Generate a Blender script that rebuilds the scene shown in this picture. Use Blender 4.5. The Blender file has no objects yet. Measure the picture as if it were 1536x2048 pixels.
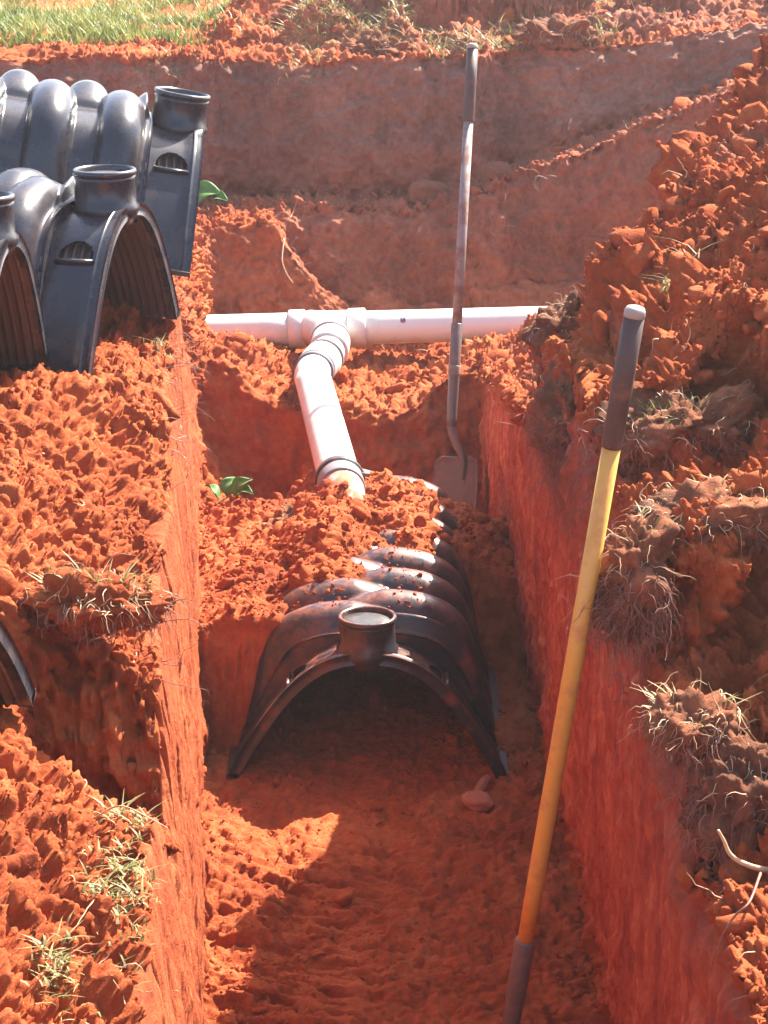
import bpy, bmesh, math, random
import numpy as np
from mathutils import Vector, Matrix

C = bpy.context.scene
COL = C.collection
random.seed(7)
RNG = np.random.default_rng(7)

# ------------------------------------------------------------------ camera, sky, sun, exposure
cam_d = bpy.data.cameras.new('camera')
cam = bpy.data.objects.new('camera', cam_d)
COL.objects.link(cam)
cam.location = (0, 0, 1.93)
cam.rotation_euler = (math.radians(90 - 17), 0, 0)
cam_d.sensor_fit = 'VERTICAL'
cam_d.sensor_height = 36.0
cam_d.lens = 36.0 * 4500 / 2048
cam_d.clip_start = 0.05
cam_d.clip_end = 2000
C.camera = cam

SUN_DIR = Vector((0.575, 0.70, 1.0)).normalized()
sun_el = math.asin(SUN_DIR.z)
sun_az = math.atan2(SUN_DIR.x, SUN_DIR.y)
w = bpy.data.worlds.new('World')
C.world = w
w.use_nodes = True
wn = w.node_tree
bg = wn.nodes['Background']
sky = wn.nodes.new('ShaderNodeTexSky')
sky.sky_type = 'NISHITA'
sky.sun_disc = False
sky.sun_elevation = sun_el
sky.sun_rotation = sun_az
sky.dust_density = 2.0
wn.links.new(sky.outputs[0], bg.inputs[0])
bg.inputs[1].default_value = 0.095

sl = bpy.data.lights.new('sun', 'SUN')
sl.energy = 5.0
sl.angle = math.radians(0.5)
sl.color = (1.0, 0.93, 0.82)
so = bpy.data.objects.new('sun', sl)
COL.objects.link(so)
so.location = SUN_DIR * 20
so.rotation_euler = SUN_DIR.to_track_quat('Z', 'Y').to_euler()

C.view_settings.view_transform = 'Standard'
C.view_settings.look = 'None'
C.view_settings.gamma = 1.0
C.view_settings.exposure = 2.36
C.render.engine = 'CYCLES'
C.cycles.max_bounces = 8
C.cycles.diffuse_bounces = 5
C.cycles.use_denoising = True


# ------------------------------------------------------------------ noise in numpy
def _hash(ix, iy, iz, seed):
    h = (ix.astype(np.uint32) * np.uint32(374761393) + iy.astype(np.uint32) * np.uint32(668265263)
         + iz.astype(np.uint32) * np.uint32(2147483647 - 1013) + np.uint32(seed * 974711 % 4294967295))
    h = (h ^ (h >> np.uint32(13))) * np.uint32(1274126177)
    h = (h ^ (h >> np.uint32(16))) * np.uint32(2246822519)
    h = h ^ (h >> np.uint32(15))
    return (h & np.uint32(0xFFFFFF)).astype(np.float32) / 16777215.0


def vnoise(P, seed=0):
    P = np.asarray(P, np.float32)
    I = np.floor(P).astype(np.int64)
    f = P - I
    f = f * f * f * (f * (f * 6 - 15) + 10)
    out = np.zeros(P.shape[:-1], np.float32)
    for dx in (0, 1):
        wx = f[..., 0] if dx else 1 - f[..., 0]
        for dy in (0, 1):
            wy = f[..., 1] if dy else 1 - f[..., 1]
            for dz in (0, 1):
                wz = f[..., 2] if dz else 1 - f[..., 2]
                out += wx * wy * wz * _hash(I[..., 0] + dx, I[..., 1] + dy, I[..., 2] + dz, seed)
    return out * 2 - 1


def fbm(P, octs=4, seed=0, gain=0.5):
    P = np.asarray(P, np.float32)
    a, s, o = 1.0, 0.0, 0
    for k in range(octs):
        o = o + a * vnoise(P * (2.03 ** k) + 17.3 * k, seed + k)
        s += a
        a *= gain
    return o / s


def worley(P, seed=0):
    P = np.asarray(P, np.float32)
    I = np.floor(P).astype(np.int64)
    f = P - I
    F1 = np.full(P.shape[:-1], 9.0, np.float32)
    for dx in (-1, 0, 1):
        for dy in (-1, 0, 1):
            for dz in (-1, 0, 1):
                a, b, c = I[..., 0] + dx, I[..., 1] + dy, I[..., 2] + dz
                d = ((dx + _hash(a, b, c, seed) - f[..., 0]) ** 2 + (dy + _hash(a, b, c, seed + 11) - f[..., 1]) ** 2
                     + (dz + _hash(a, b, c, seed + 23) - f[..., 2]) ** 2)
                np.minimum(F1, d, out=F1)
    return np.sqrt(F1)


def sm(a, b, x):
    t = np.clip((x - a) / (b - a), 0, 1)
    return t * t * (3 - 2 * t)


# ------------------------------------------------------------------ mesh helpers
def mesh_from(name, V, Fq, mat, parent=None, smooth=True, attrs=None, mats=None):
    """V (n,3) array; Fq list/array of faces (all quads / all tris, or ragged list)."""
    V = np.asarray(V, np.float32)
    me = bpy.data.meshes.new(name)
    if isinstance(Fq, np.ndarray):
        n, k = Fq.shape
        me.vertices.add(len(V))
        me.vertices.foreach_set('co', V.ravel())
        me.loops.add(n * k)
        me.loops.foreach_set('vertex_index', Fq.astype(np.int32).ravel())
        me.polygons.add(n)
        me.polygons.foreach_set('loop_start', np.arange(0, n * k, k, dtype=np.int32))
        me.update(calc_edges=True)
    else:
        me.from_pydata([tuple(map(float, v)) for v in V], [], [tuple(f) for f in Fq])
        me.update()
    if smooth:
        me.polygons.foreach_set('use_smooth', np.ones(len(me.polygons), bool))
    if attrs:
        for k, a in attrs.items():
            at = me.attributes.new(k, 'FLOAT', 'POINT')
            at.data.foreach_set('value', np.asarray(a, np.float32).ravel())
    me.materials.append(mat)
    o = bpy.data.objects.new(name, me)
    COL.objects.link(o)
    if parent is not None:
        o.parent = parent
    return o


def grid_faces(n, m, off=0):
    i, j = np.meshgrid(np.arange(n - 1), np.arange(m - 1), indexing='ij')
    a = (i * m + j).ravel() + off
    return np.stack([a, a + m, a + m + 1, a + 1], 1)


def grid_normals(G):
    du = np.gradient(G, axis=0)
    dv = np.gradient(G, axis=1)
    N = np.cross(du, dv)
    return N / (np.linalg.norm(N, axis=-1, keepdims=True) + 1e-12)


def empty(name, loc=(0, 0, 0), rot=(0, 0, 0)):
    o = bpy.data.objects.new(name, None)
    COL.objects.link(o)
    o.location = loc
    o.rotation_euler = rot
    o.empty_display_size = 0.1
    return o


def tag(o, label=None, cat=None, group=None, kind=None):
    if label: o['label'] = label
    if cat: o['category'] = cat
    if group: o['group'] = group
    if kind: o['kind'] = kind
    return o


class Acc:
    """collects pieces that become ONE mesh object (tri / quad lists)."""
    def __init__(s):
        s.v, s.f, s.n = [], [], 0

    def add(s, V, F):
        V = np.asarray(V, np.float32)
        s.v.append(V)
        s.f.extend([tuple(int(i) + s.n for i in q) for q in F])
        s.n += len(V)

    def build(s, name, mat, parent=None, smooth=True):
        return mesh_from(name, np.concatenate(s.v), s.f, mat, parent, smooth)


def frame_of(T):
    T = T / np.linalg.norm(T)
    r = np.array([0, 0, 1.0]) if abs(T[2]) < 0.9 else np.array([1.0, 0, 0])
    A = np.cross(r, T); A /= np.linalg.norm(A)
    return A, np.cross(T, A)


def tube(path, radii, sides=12, cap=True):
    path = np.asarray(path, float)
    n = len(path)
    if np.isscalar(radii): radii = [radii] * n
    T = np.gradient(path, axis=0)
    A, B = frame_of(T[0])
    V, F = [], []
    ang = np.linspace(0, 2 * math.pi, sides, endpoint=False)
    for i in range(n):
        t = T[i] / (np.linalg.norm(T[i]) + 1e-12)
        A = A - t * np.dot(A, t); A /= np.linalg.norm(A)
        B = np.cross(t, A)
        V.append(path[i] + radii[i] * (np.cos(ang)[:, None] * A + np.sin(ang)[:, None] * B))
    V = np.concatenate(V)
    for i in range(n - 1):
        for k in range(sides):
            a, b = i * sides + k, i * sides + (k + 1) % sides
            F.append((a, b, b + sides, a + sides))
    if cap:
        F.append(tuple(range(sides))[::-1])
        F.append(tuple(range((n - 1) * sides, n * sides)))
    return V, F


def spline(pts, n=24):
    """Catmull-Rom through pts."""
    P = np.asarray(pts, float)
    P = np.vstack([2 * P[0] - P[1], P, 2 * P[-1] - P[-2]])
    out = []
    segs = len(P) - 3
    for i in range(segs):
        p0, p1, p2, p3 = P[i:i + 4]
        m = max(2, n // segs)
        for t in np.linspace(0, 1, m, endpoint=False):
            out.append(0.5 * ((2 * p1) + (-p0 + p2) * t + (2 * p0 - 5 * p1 + 4 * p2 - p3) * t * t + (-p0 + 3 * p1 - 3 * p2 + p3) * t ** 3))
    out.append(P[-2])
    return np.array(out)


def lathe(profile, sides=32):
    """profile list of (r,z): closed at ends where r==0."""
    V, F = [], []
    ang = np.linspace(0, 2 * math.pi, sides, endpoint=False)
    for r, z in profile:
        V.append(np.stack([r * np.cos(ang), r * np.sin(ang), np.full(sides, z)], 1))
    for i in range(len(profile) - 1):
        for k in range(sides):
            a, b = i * sides + k, i * sides + (k + 1) % sides
            F.append((a, b, b + sides, a + sides))
    F.append(tuple(range(sides))[::-1])
    F.append(tuple(range((len(profile) - 1) * sides, len(profile) * sides)))
    return np.concatenate(V), F


# ------------------------------------------------------------------ materials
def new_mat(name):
    m = bpy.data.materials.new(name)
    m.use_nodes = True
    nt = m.node_tree
    b = nt.nodes['Principled BSDF']
    return m, nt, b


def N(nt, typ, **kw):
    n = nt.nodes.new(typ)
    for k, v in kw.items():
        setattr(n, k, v)
    return n


def ramp(nt, stops, fac):
    r = N(nt, 'ShaderNodeValToRGB')
    e = r.color_ramp.elements
    while len(e) < len(stops): e.new(0.5)
    for i, (p, c) in enumerate(stops):
        e[i].position = p
        e[i].color = (*c, 1)
    nt.links.new(fac, r.inputs[0])
    return r.outputs[0]


def noise(nt, vec, scale, detail=6, rough=0.6):
    n = N(nt, 'ShaderNodeTexNoise')
    n.inputs['Scale'].default_value = scale
    n.inputs['Detail'].default_value = detail
    n.inputs['Roughness'].default_value = rough
    if vec is not None: nt.links.new(vec, n.inputs['Vector'])
    return n.outputs['Fac']


def mix(nt, a, b, fac):
    m = N(nt, 'ShaderNodeMix', data_type='RGBA')
    for s, v in ((m.inputs[6], a), (m.inputs[7], b)):
        if isinstance(v, tuple): s.default_value = (*v, 1)
        else: nt.links.new(v, s)
    if isinstance(fac, (int, float)): m.inputs[0].default_value = fac
    else: nt.links.new(fac, m.inputs[0])
    return m.outputs[2]


def scaled(nt, vec, s):
    m = N(nt, 'ShaderNodeVectorMath', operation='MULTIPLY')
    nt.links.new(vec, m.inputs[0])
    m.inputs[1].default_value = s
    return m.outputs[0]


def mathn(nt, op, a, b):
    m = N(nt, 'ShaderNodeMath', operation=op)
    for i, v in enumerate((a, b)):
        if isinstance(v, (int, float)): m.inputs[i].default_value = v
        else: nt.links.new(v, m.inputs[i])
    return m.outputs[0]


def soil_material(name, attr=True, stops=None):
    m, nt, b = new_mat(name)
    pos = N(nt, 'ShaderNodeNewGeometry').outputs['Position']
    n1 = noise(nt, pos, 3.0, 8, 0.65)
    n2 = noise(nt, pos, 45.0, 5, 0.65)
    f = mathn(nt, 'ADD', mathn(nt, 'MULTIPLY', n1, 0.6), mathn(nt, 'MULTIPLY', n2, 0.4))
    col = ramp(nt, stops or [(0.34, (0.20, 0.038, 0.015)), (0.50, (0.36, 0.078, 0.025)), (0.66, (0.49, 0.140, 0.050))], f)
    if attr:
        aw = N(nt, 'ShaderNodeAttribute', attribute_name='wall').outputs['Fac']
        at = N(nt, 'ShaderNodeAttribute', attribute_name='topsoil').outputs['Fac']
        st = mathn(nt, 'ADD', mathn(nt, 'MULTIPLY', noise(nt, scaled(nt, pos, (30, 30, 3.5)), 1.0, 5, 0.65), 0.55), mathn(nt, 'MULTIPLY', noise(nt, pos, 9.0, 7, 0.7), 0.45))
        wcol = ramp(nt, [(0.34, (0.22, 0.040, 0.024)), (0.5, (0.42, 0.085, 0.042)), (0.64, (0.62, 0.190, 0.085))], st)
        col = mix(nt, col, wcol, aw)
        tcol = ramp(nt, [(0.35, (0.12, 0.060, 0.046)), (0.5, (0.22, 0.105, 0.074)), (0.66, (0.33, 0.165, 0.110))], f)
        col = mix(nt, col, tcol, at)
    nt.links.new(col, b.inputs['Base Color'])
    b.inputs['Roughness'].default_value = 0.95
    b.inputs['Specular IOR Level'].default_value = 0.12
    bp = N(nt, 'ShaderNodeBump')
    bp.inputs['Strength'].default_value = 0.9
    bp.inputs['Distance'].default_value = 0.010
    nt.links.new(noise(nt, pos, 85.0, 8, 0.72), bp.inputs['Height'])
    nt.links.new(bp.outputs[0], b.inputs['Normal'])
    return m


def dusty(name, base, rough, dust=0.3, dust_col=(0.42, 0.13, 0.06), scale=18, spec=0.5, lo=0.5, hi=0.7, settle=0.0):
    """a manufactured surface with soil clinging to it in patches."""
    m, nt, b = new_mat(name)
    tc = N(nt, 'ShaderNodeTexCoord').outputs['Object']
    n = noise(nt, tc, scale, 6, 0.65)
    mr = N(nt, 'ShaderNodeMapRange')
    mr.inputs[1].default_value = lo
    mr.inputs[2].default_value = hi
    mr.inputs[4].default_value = dust
    nt.links.new(n, mr.inputs[0])
    dfac = mr.outputs[0]
    if settle:
        sx = N(nt, 'ShaderNodeSeparateXYZ')
        nt.links.new(N(nt, 'ShaderNodeNewGeometry').outputs['Normal'], sx.inputs[0])
        m2 = N(nt, 'ShaderNodeMapRange')
        m2.inputs[1].default_value = 0.45; m2.inputs[2].default_value = 1.0; m2.inputs[4].default_value = settle
        nt.links.new(sx.outputs[2], m2.inputs[0])
        fine_n = N(nt, 'ShaderNodeMapRange')
        fine_n.inputs[1].default_value = 0.42; fine_n.inputs[2].default_value = 0.62
        nt.links.new(noise(nt, tc, 42, 6, 0.7), fine_n.inputs[0])
        dfac = mathn(nt, 'MAXIMUM', dfac, mathn(nt, 'MULTIPLY', m2.outputs[0], fine_n.outputs[0]))
    col = mix(nt, base, dust_col, dfac)
    nt.links.new(col, b.inputs['Base Color'])
    r = mathn(nt, 'ADD', mathn(nt, 'MULTIPLY', mr.outputs[0], 0.5), rough)
    nt.links.new(r, b.inputs['Roughness'])
    b.inputs['Specular IOR Level'].default_value = spec
    bp = N(nt, 'ShaderNodeBump')
    bp.inputs['Strength'].default_value = 0.15
    bp.inputs['Distance'].default_value = 0.002
    nt.links.new(noise(nt, tc, 60, 3), bp.inputs['Height'])
    nt.links.new(bp.outputs[0], b.inputs['Normal'])
    return m


def plant(name, stops, scale=9, trans=0.3):
    m, nt, b = new_mat(name)
    pos = N(nt, 'ShaderNodeNewGeometry').outputs['Position']
    col = ramp(nt, stops, noise(nt, pos, scale, 5, 0.7))
    nt.links.new(col, b.inputs['Base Color'])
    b.inputs['Roughness'].default_value = 0.6
    tr = N(nt, 'ShaderNodeBsdfTranslucent')
    nt.links.new(col, tr.inputs[0])
    mx = N(nt, 'ShaderNodeMixShader')
    mx.inputs[0].default_value = trans
    nt.links.new(b.outputs[0], mx.inputs[1])
    nt.links.new(tr.outputs[0], mx.inputs[2])
    nt.links.new(mx.outputs[0], nt.nodes['Material Output'].inputs[0])
    return m


M_SOIL = soil_material('red_clay_soil')
M_CRUMB = soil_material('loose_red_soil', attr=False)
M_SOD = soil_material('root_bound_soil', attr=False,
                      stops=[(0.34, (0.07, 0.032, 0.022)), (0.5, (0.16, 0.062, 0.034)), (0.68, (0.40, 0.13, 0.058))])
M_BROWN = soil_material('brown_clod', attr=False, stops=[(0.35, (0.13, 0.055, 0.036)), (0.5, (0.21, 0.082, 0.048)), (0.66, (0.30, 0.12, 0.065))])
M_HDPE = dusty('black_plastic', (0.020, 0.0225, 0.029), 0.27, settle=0.10, dust=0.14, dust_col=(0.30, 0.17, 0.12), scale=14)
M_HDPE_DIRTY = dusty('muddy_black_plastic', (0.020, 0.021, 0.026), 0.30, dust=0.45, dust_col=(0.34, 0.10, 0.045), scale=16, lo=0.5, hi=0.7, settle=0.75)
M_LOUVRE = dusty('louvred_black_plastic', (0.050, 0.032, 0.028), 0.5, dust=0.25, dust_col=(0.18, 0.08, 0.05), scale=25)  # brown in the base imitates light bounced off the red soil
M_PVC = dusty('white_pvc', (0.60, 0.61, 0.57), 0.32, dust=0.55, dust_col=(0.50, 0.20, 0.11), scale=11, lo=0.48, hi=0.78, settle=0.12)
M_PVCD = dusty('mud_coated_pvc', (0.70, 0.62, 0.58), 0.4, dust=0.95, dust_col=(0.42, 0.13, 0.06), scale=14, lo=0.36, hi=0.52)
M_RUBBER = dusty('grey_rubber', (0.16, 0.16, 0.18), 0.5, dust=0.5, scale=30)
M_BLACK = dusty('black_rubber', (0.02, 0.02, 0.022), 0.5, dust=0.2, scale=30)
M_YELLOW = dusty('yellow_fibreglass', (0.58, 0.29, 0.045), 0.45, dust=0.75, dust_col=(0.42, 0.15, 0.05), scale=26, lo=0.5, hi=0.72)
M_GRIP = dusty('black_grip', (0.055, 0.030, 0.022), 0.6, dust=0.7, dust_col=(0.22, 0.09, 0.05), scale=30)
M_CAP = dusty('pale_end_cap', (0.26, 0.23, 0.19), 0.5, dust=0.4, scale=60)
M_STEEL = dusty('brown_steel', (0.10, 0.075, 0.070), 0.42, dust=0.5, dust_col=(0.30, 0.12, 0.07), scale=30)
M_GREY = dusty('worn_grey_shaft', (0.21, 0.165, 0.155), 0.6, dust=0.8, dust_col=(0.16, 0.065, 0.045), scale=22, lo=0.44, hi=0.60)
M_GRASS = plant('lawn_grass', [(0.3, (0.04, 0.085, 0.012)), (0.45, (0.12, 0.165, 0.024)), (0.57, (0.25, 0.25, 0.055)), (0.72, (0.44, 0.36, 0.17))], 7)
M_FRESH = plant('fresh_grass', [(0.3, (0.09, 0.11, 0.025)), (0.5, (0.22, 0.19, 0.06)), (0.7, (0.42, 0.33, 0.16))], 30)
M_STRAW = plant('dry_straw', [(0.3, (0.36, 0.20, 0.10)), (0.5, (0.50, 0.32, 0.17)), (0.7, (0.62, 0.48, 0.30))], 30, 0.1)
M_ROOT = plant('root_fibre', [(0.3, (0.10, 0.035, 0.024)), (0.5, (0.19, 0.07, 0.042)), (0.7, (0.32, 0.14, 0.085))], 22, 0.0)
M_LEAF = plant('green_leaf', [(0.32, (0.05, 0.12, 0.025)), (0.5, (0.08, 0.22, 0.04)), (0.68, (0.17, 0.30, 0.07))], 45, 0.35)
M_STONE = soil_material('red_stone', attr=False, stops=[(0.3, (0.36, 0.11, 0.06)), (0.5, (0.46, 0.16, 0.09)), (0.7, (0.55, 0.22, 0.13))])

# ------------------------------------------------------------------ the ground, one sheet with the trench cut into it
def seg(a, b, n):
    return np.linspace(a, b, n, endpoint=False)

CH_X, CH_Y = -0.035, 4.40          # the chamber in the trench: end of its axis
W2, HH, LEN = 0.285, 0.285, 1.22   # half width, shell height, length of a chamber
_prof = np.array([(1.0, 0.0), (0.90, 0.25), (0.79, 0.50), (0.685, 0.72), (0.58, 0.885), (0.43, 0.965), (0.24, 1.0), (0.0, 1.0)])   # ribbed body
_arch = np.array([(1.0, 0.0), (0.925, 0.15), (0.815, 0.34), (0.68, 0.54), (0.53, 0.72), (0.40, 0.83), (0.23, 0.915), (0.0, 0.945)])  # open end


def crown_h(x):
    a = np.clip(np.abs(x - CH_X) / W2, 0, 1)
    return HH * np.interp(a, _prof[::-1, 0], _prof[::-1, 1])


def xtoe_l(y): return -0.300 - 0.078 * (np.clip(y, 0.5, 6.6) - 3.37)
def xtop_l(y): return xtoe_l(y) - 0.055
def xtoe_r(y): return np.interp(y, [0, 3.37, 4.68, 6.4], [0.40, 0.378, 0.345, 0.285])
def xtop_r(y): return np.interp(y, [0, 2.0, 2.65, 3.0, 3.6, 4.35, 6.4], [0.44, 0.43, 0.415, 0.385, 0.350, 0.318, 0.285])


vs = np.concatenate([seg(-30, 0, 12), seg(0, 1.7, 40), seg(1.7, 2.66, 290), seg(2.66, 3.06, 270), seg(3.06, 3.44, 130), seg(3.44, 3.60, 70), seg(3.60, 4.7, 240), seg(4.7, 6.36, 220),
                     seg(6.36, 6.45, 56), seg(6.45, 7.24, 100), seg(7.24, 7.34, 64), seg(7.34, 7.62, 90), seg(7.62, 7.80, 40),
                     seg(7.80, 7.93, 90), seg(7.93, 9.2, 150), seg(9.2, 14, 110), np.geomspace(14, 400, 40)])
us_n = [24, 60, 270, 110, 150, 210, 290, 24]
kn = []
for s, n in enumerate(us_n):
    kn.append(s + np.arange(n) / n)
us = np.concatenate(kn + [[len(us_n)]])
U, Vv = np.meshgrid(us, vs, indexing='ij')
K = np.stack([np.full_like(vs, -300.), np.full_like(vs, -3.), np.full_like(vs, -1.25), xtop_l(vs), xtoe_l(vs), xtoe_r(vs),
              xtop_r(vs), np.full_like(vs, 1.75), np.full_like(vs, 300.)])
X = np.empty_like(U)
for j in range(len(vs)):
    uu = us.copy()                      # finer columns beside the trench, coarser towards the sides
    a = (us > 2) & (us < 3); uu[a] = 3 - (3 - us[a]) ** 1.7
    a = (us > 6) & (us < 7); uu[a] = 6 + (us[a] - 6) ** 1.5
    X[:, j] = np.interp(uu, np.arange(len(us_n) + 1), K[:, j])
far_w = sm(6.9, 7.25, Vv) * (1 - sm(8.6, 9.6, Vv))
nx = np.stack([X * 1.6, np.zeros_like(X), np.zeros_like(X)], -1)
near_x = np.clip(1 - (np.abs(X) - 1.75) / 3, 0, 1)
Y = Vv + far_w * near_x * (0.10 * fbm(nx, 3, 5) + 0.05 * fbm(nx * 4, 2, 9) - 0.05 * X)
Y = Y + sm(6.2, 6.36, Vv) * (1 - sm(6.5, 6.8, Vv)) * near_x * 0.05 * fbm(nx * 2.2, 3, 31)

xl, xr = xtop_l(Vv), xtop_r(Vv)
low = lambda f, s, o=3: fbm(np.stack([X * f, Y * f, X * 0], -1), o, s)
# left bank
bl = 0.95 + 0.07 * sm(4.35, 4.75, Vv) + 0.03 * low(2.2, 3)
ys = 2.90 + 0.06 * low(6, 77, 2)
inx = 1 - sm(-0.50, -0.62, X)
step = 1 - sm(ys - 0.02, ys + 0.06, Vv)
bl = bl - step * 0.13
bl = bl - 0.15 * step * np.exp(-(np.abs(X + 0.41) / 0.10) ** 4 - (np.clip(2.88 - Vv, 0, 9) / 0.10) ** 2)
bl = bl + 0.08 * sm(-0.46, -0.56, X) * step * sm(2.2, 2.6, Vv)
bl = bl + 0.05 * np.exp(-((X + 0.70) / 0.16) ** 2 - ((Vv - 3.70) / 0.40) ** 2)
bl = bl - 0.06 * (1 - sm(0.02, 0.16, xl - X)) * sm(4.0, 4.6, Vv)          # rounded lip near the pile
bw = 0.20 + 0.04 * low(3, 78, 2)
bevel = (1 - np.clip((xl - X) / bw, 0, 1)) ** 1.25 * (1 - sm(3.75, 4.15, Vv))
bl = bl - 0.165 * bevel * (1 - 0.35 * sm(2.9, 2.6, Vv))
gl = sm(4.95, 6.15, Vv - 0.35 * sm(-0.5, -0.9, X))
bl = bl * (1 - gl) + gl * (0.44 + 0.05 * low(5, 21) + 0.22 * sm(-0.52, -0.66, X))
# right bank and spoil heap
dxr = np.clip(X - 0.36, 0, 3)
hs = sm(2.3, 4.4, Vv) * 0.50 + 0.30
wob = 0.10 * low(5, 45, 2)
stp = lambda y0: 1 - sm(y0 - 0.02, y0 + 0.03, Vv + wob)
br = 1.00 - 0.075 * stp(3.50) - 0.145 * stp(3.00) - 0.17 * stp(2.72) + 0.05 * (np.exp(-((Vv + wob - 3.06) / 0.06) ** 2) + np.exp(-((Vv + wob - 3.56) / 0.06) ** 2))
br = br + np.minimum(dxr * hs, 1.2) + 0.05 * low(3.5, 41) * sm(0.0, 0.15, X - xr) * sm(0.3, 0.35, X)
br = br + 0.05 * np.exp(-((X - 0.44) / 0.12) ** 2 - ((Vv - 4.25) / 0.25) ** 2)
br = br - 0.05 * sm(3.9, 4.4, Vv) * (1 - sm(0, 0.2, X - xr))
vg = Vv - 0.75 * sm(0.42, 0.9, X)
gr = np.interp(vg, [4.42, 4.60, 6.35], [0, 0.40, 1])
br = br * (1 - gr) + gr * (0.42 + 0.05 * low(5, 22))
side = (X > 0)
bank = np.where(side, br, bl)
# inside the trench
fl = 0.02 * low(4, 51) + 0.012 * low(14, 52)
lip = 0.27 + 0.15 * sm(-0.22, -0.50, X) + 0.10 * sm(0.02, 0.22, X) + 0.03 * low(8, 55)
endw = sm(6.355, 6.455, Vv)
tr = fl * (1 - endw) + lip * endw
tr = tr + 0.36 * np.exp(-((X + 0.62) / 0.15) ** 2) * sm(6.02, 6.36, Vv) * (1 - endw)
start = sm(-1.0, -0.4, Vv)
Tw = np.clip(np.where(U < 4, U - 3, np.where(U > 5, 6 - U, 1.0)), 0, 1)
Tw = np.where((U < 3) | (U > 6), 0, Tw)
inside = Tw * start
insz = np.where(X < 0, np.clip(inside, 0, 1) ** 1.8, inside)      # the left lip is rounded over
base = bank * (1 - insz) + tr * insz
# header trench and the stepped far wall
head = 0.29 + 0.34 * sm(-0.53, -0.63, X) + 0.03 * low(6, 61) + (0.12 * sm(-0.22, -0.42, X) + 0.12 * sm(0.10, 0.34, X)) * (1 - 0.6 * sm(6.85, 7.05, Vv))
h1 = sm(6.50, 6.85, Vv)
base = base * (1 - h1) + h1 * head
soft = sm(-0.42, -0.12, X + 0.08 * low(6, 66))
t1 = np.clip((Vv - 7.24) / 0.10, 0, 1) * (1 - soft) + soft * (0.25 * sm(7.2, 7.44, Vv) + 0.75 * np.clip((Vv - 7.44) / 0.16, 0, 1))
t2 = np.clip((Vv - 7.80) / 0.13, 0, 1)
ledge = 0.69 + 0.42 * np.clip(X - 0.28, 0, 1.3) + 0.04 * low(3, 63) + 0.05 * sm(0.0, 0.3, X)
upper = 1.15 + 0.05 * np.abs(low(7, 67)) * sm(7.9, 8.05, Vv) * (1 - sm(8.6, 9.4, Vv)) + 0.03 * low(2.5, 64) + 0.09 * np.clip(X, 0, 2) + 0.015 * np.clip(Vv - 8, 0, 60) + 0.26 * np.clip(low(4.6, 68) + 0.12, 0, 1) * sm(7.95, 8.4, Vv) * sm(-0.75, -0.45, X) * (1 - sm(11, 14, Vv)) + 0.05 * sm(0.1, 0.5, Vv - 8.0) * sm(-0.5, 0.1, X) * (1 - sm(9.5, 12, Vv))
base = base * (1 - t1) + ledge * t1
base = base * (1 - t2) + upper * t2
G = np.stack([X, Y, base], -1).astype(np.float32)

wall = np.clip(4 * Tw * (1 - Tw) * 2.5, 0, 1) * (1 - sm(6.3, 6.45, Vv)) * sm(0.02, 0.2, 1 - np.abs(Tw - 0.5) * 2)
wf1 = np.clip(4 * t1 * (1 - t1) * 2, 0, 1)
wf2 = np.clip(4 * t2 * (1 - t2) * 2, 0, 1)
we = np.clip(4 * endw * (1 - endw) * 2, 0, 1) * Tw
steep = np.maximum.reduce([wall, wf1, wf2, we])
floor_m = (Tw > 0.98) * (1 - endw)
fine = ((np.abs(X + 0.1) < 2.2) & (Vv > 1.4) & (Vv < 13)).astype(np.float32)

Nn = grid_normals(G)
Nn[Nn[..., 2] < -0.2] *= -1
P = G
loose = (1 - steep) * (1 - 0.45 * floor_m) * (1 - 0.4 * sm(8.1, 9, Vv))
c1 = worley(P * 11, 1)
c2 = worley(P * 26, 2)
c3 = worley(P * 58, 3)
n1 = fbm(P * 5.5, 3, 71)
n2 = fbm(P * 20, 3, 72)
pit = sm(0.12, 0.42, vnoise(P * 21, 73)) * sm(-0.3, 0.3, vnoise(P * 6, 74))
heap_m = sm(0.0, 0.12, X - xr) * (X > 0.2) * (1 - sm(6.6, 7.0, Vv))
rid = 1 - np.abs(vnoise(P * 34, 75))
rid2 = 1 - np.abs(vnoise(P * 75, 76))
n4 = fbm(P * 48, 3, 78)
lay = fbm(np.stack([P[..., 0] * 9, P[..., 1] * 13, P[..., 2] * 9], -1), 2, 79)
c4 = worley(P * 105, 4)
nearw = 1 - sm(4.4, 5.1, Vv)
big = 1 - 0.70 * nearw * (X < 0)
tiny = 1 - 0.5 * nearw * (X < 0)
n5 = fbm(P * 95, 2, 85)
D = loose * (0.022 * n1 + 0.022 * n2 * big + 0.020 * (0.55 - c1) * (0.35 + 0.9 * heap_m) * big + 0.010 * (0.55 - c2) * big + 0.005 * (0.55 - c3) + 0.020 * n4 * tiny + 0.009 * n5)
D = D - loose * (0.014 * rid ** 6 + 0.010 * rid2 ** 5) * tiny
pit2 = sm(0.30, 0.55, vnoise(np.stack([P[..., 0] * 52 + P[..., 1] * 9, P[..., 1] * 26, P[..., 2] * 30], -1), 98))
fall = np.stack([P[..., 0] * 11, P[..., 1] * 44 + P[..., 0] * 10, P[..., 2] * 11], -1)
bevs = sm(0.05, 0.4, bevel) * (X < 0)
D = D - loose * bevs * (0.028 * sm(0.25, 0.45, vnoise(fall, 121)) + 0.016 * sm(0.2, 0.42, vnoise(fall * 2.1, 122)))
pit3 = sm(0.30, 0.46, vnoise(np.stack([P[..., 0] * 70 + P[..., 1] * 14, P[..., 1] * 34, P[..., 2] * 40], -1), 99))
D = D - loose * (X < -0.15) * (Vv < 5) * 0.014 * pit3
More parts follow.
